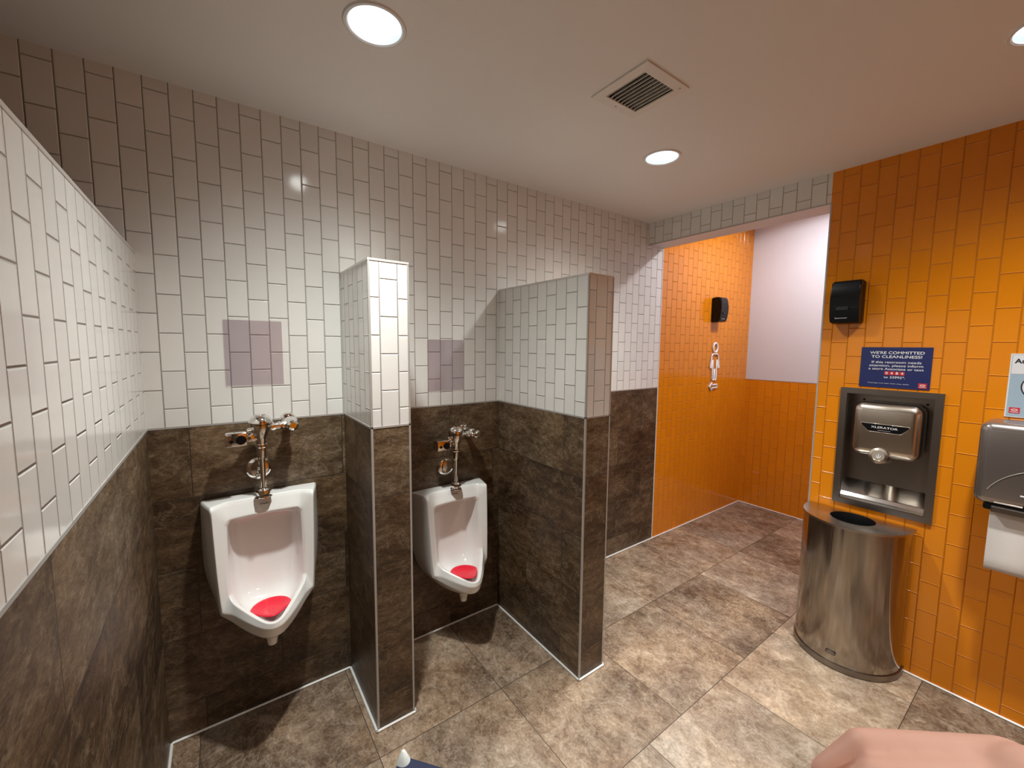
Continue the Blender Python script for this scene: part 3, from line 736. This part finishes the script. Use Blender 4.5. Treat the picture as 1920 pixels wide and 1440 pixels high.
bm = bmesh.new(); box(bm, -.022, .022, -.006, .0, -.009, .009, .006, 3)
o = link('maker_badge', bm, STEELD, t, True, 50); aa = math.radians(270); o.location = (RB * math.cos(aa) * 1.001, -DB + RB * math.sin(aa) * 1.001, .088); o.rotation_euler = (0, 0, aa + PI / 2)

# ------------------------------------------------------------------ things at the bottom edge of the picture
# hand of the person taking the photo: capsules fused into one skin
def capsules(name, segs, m, parent, vox=.0024):
    bm = bmesh.new()
    for p0, p1, r0, r1 in segs:
        cyl(bm, p0, p1, r0, r1, 24)
        for p, r in ((p0, r0), (p1, r1)): bmesh.ops.create_uvsphere(bm, u_segments=24, v_segments=14, radius=r, matrix=Matrix.Translation(p))
    o = link(name, bm, m, parent)
    rm = o.modifiers.new('r', 'REMESH'); rm.mode = 'VOXEL'; rm.voxel_size = vox; rm.use_smooth_shade = True
    sm = o.modifiers.new('s', 'SMOOTH'); sm.iterations = 16; sm.factor = .5
    return o
CAMP = Vector((.2401, -2.1603, 1.715))
hand = thing('person', 'bare hand and forearm of a person reaching in at the bottom right corner', 'person', (.594, -2.137, 1.444), -.6224 + PI)
V = Vector
sg = [((-.36, .03, -.17), (-.20, .015, -.075), .046, .037), ((-.20, .015, -.075), (-.095, .0, -.024), .037, .029), ((-.095, 0, -.024), (-.05, 0, -.006), .029, .031)]
fing = [(.036, .036, 1.0, .0098), (.012, .042, 1.08, .0098), (-.012, .038, 1.02, .0095), (-.035, .028, .82, .0085)]
tips = []
for y, x, L_, r in fing:
    mcp = V((x, y, -.004)); pip = mcp + V((.030 * L_, y * .05, -.024 * L_)); dip = pip + V((-.002, 0, -.027 * L_)); tip = dip + V((-.018 * L_, 0, -.012 * L_))
    sg += [(V((-.055, y * .55, -.006)), mcp, .021, r + .0035), (mcp, pip, r + .003, r), (pip, dip, r, r * .93), (dip, tip, r * .93, r * .82)]; tips.append((dip, tip, r))
sg += [((-.060, .026, -.014), (-.022, .046, -.030), .022, .016), ((-.022, .046, -.030), (.008, .048, -.044), .0145, .0125), ((.008, .048, -.044), (.030, .040, -.054), .0125, .0105)]
capsules('arm_and_hand', [(V(a), V(b_), c, d) for a, b_, c, d in sg], SKIN, hand)
for dip, tip, r in tips:
    bm = bmesh.new(); bmesh.ops.create_uvsphere(bm, u_segments=16, v_segments=10, radius=1)
    for v_ in bm.verts: v_.co = Vector((v_.co.x * .0065, v_.co.y * .0055, v_.co.z * .0016))
    o = link('fingernail', bm, NAIL, hand, True); o.location = tip + V((.003, 0, -r * .76)); o.rotation_euler = (0, math.radians(-28), 0)

# navy bag standing on the floor at the bottom edge
bag = thing('shoulder_bag', 'navy canvas bag with a white corner tip, at the bottom edge of the photo', 'bag', (.696, -.895, 0), math.atan2(-.78, .63))
bm = bmesh.new(); box(bm, 0, .34, -.13, 0, 0, .315, .014, 4)
bmesh.ops.subdivide_edges(bm, edges=bm.edges[:], cuts=2, use_grid_fill=True)
link('body', bm, NAVYF, bag, True, 50)
bm = bmesh.new(); box(bm, .07, .29, -.105, -.045, .313, .319, .002, 1); link('grey_panel', bm, GREYF, bag)
bm = bmesh.new(); tube(bm, [(.02, -.065, .319), (.17, -.065, .322), (.32, -.065, .319)], .004, 8); link('zip', bm, BLACKM, bag, True)
bm = bmesh.new(); lathe(bm, [(.0, .045), (.006, .040), (.014, .022), (.022, .004), (.026, -.012), (.026, -.03)], (.018, -.022, .312), (0, 0, 1), 20); link('corner_tip', bm, WFAB, bag, True, 50)


# ------------------------------------------------------------------ light
def spot(x, y, z, e, ang, blend, col, rad=.05):
    l = bpy.data.lights.new('downlight_beam', 'SPOT'); l.energy = e; l.spot_size = math.radians(ang); l.spot_blend = blend; l.color = col; l.shadow_soft_size = rad
    o = bpy.data.objects.new('downlight_beam', l); COL.objects.link(o); o.location = (x, y, z); return o
NEUT = (.975, 1.0, .955)
def downlight(x, y, z, e, n, col, rad):
    """recessed lamp beam whose intensity falls off as cos^n away from straight down, as its reflector gives it"""
    o = spot(x, y, z, e, 168, .15, col, rad); l = o.data; l.use_nodes = True; nt = l.node_tree
    em = [q for q in nt.nodes if q.type == 'EMISSION'][0]
    tc = nd(nt, 'ShaderNodeTexCoord'); sp = nd(nt, 'ShaderNodeSeparateXYZ'); ab = nd(nt, 'ShaderNodeMath', operation='ABSOLUTE'); pw = nd(nt, 'ShaderNodeMath', operation='POWER'); pw.inputs[1].default_value = n
    nt.links.new(tc.outputs['Normal'], sp.inputs[0]); nt.links.new(sp.outputs[2], ab.inputs[0]); nt.links.new(ab.outputs[0], pw.inputs[0]); nt.links.new(pw.outputs[0], em.inputs['Strength'])
for x, y in CANS: downlight(x, y, HC - .012, 175, 4.8, NEUT, .045)
for i, (x, y) in enumerate(PASS):
    t = t0.copy(); COL.objects.link(t); t.location = (x, y, HA); t['label'] = 'round ceiling light in the passage beyond the doorway'; t['group'] = 'passage lights'
    for ch in list(t0.children):
        c = ch.copy(); COL.objects.link(c); c.parent = t
    downlight(x, y, HA - .012, 92, .8, (.97, .955, 1.0), .06)
wd = bpy.data.worlds.new('room_air'); S.world = wd; wd.use_nodes = True
wd.node_tree.nodes['Background'].inputs[0].default_value = (.0, .0, .0, 1); wd.node_tree.nodes['Background'].inputs[1].default_value = 0

# ------------------------------------------------------------------ camera
cam = bpy.data.cameras.new('camera'); co = bpy.data.objects.new('camera', cam); COL.objects.link(co); S.camera = co
cam.sensor_fit = 'HORIZONTAL'; cam.sensor_width = 36; cam.lens = 770.07 * 36 / 1920; cam.clip_start = .01
yaw, pit, rol = .6224, -.0913, .0088
F_ = Vector((math.sin(yaw) * math.cos(pit), math.cos(yaw) * math.cos(pit), math.sin(pit))); R_ = Vector((math.cos(yaw), -math.sin(yaw), 0)); U_ = R_.cross(F_)
R2 = R_ * math.cos(rol) + U_ * math.sin(rol); U2 = -R_ * math.sin(rol) + U_ * math.cos(rol)
M = Matrix((R2, U2, -F_)).transposed().to_4x4(); M.translation = Vector((.2401, -2.1603, 1.715)); co.matrix_world = M
S.view_settings.view_transform = 'Standard'; S.view_settings.look = 'None'; S.view_settings.gamma = 1; S.view_settings.exposure = 0.28
S.view_settings.use_curve_mapping = False
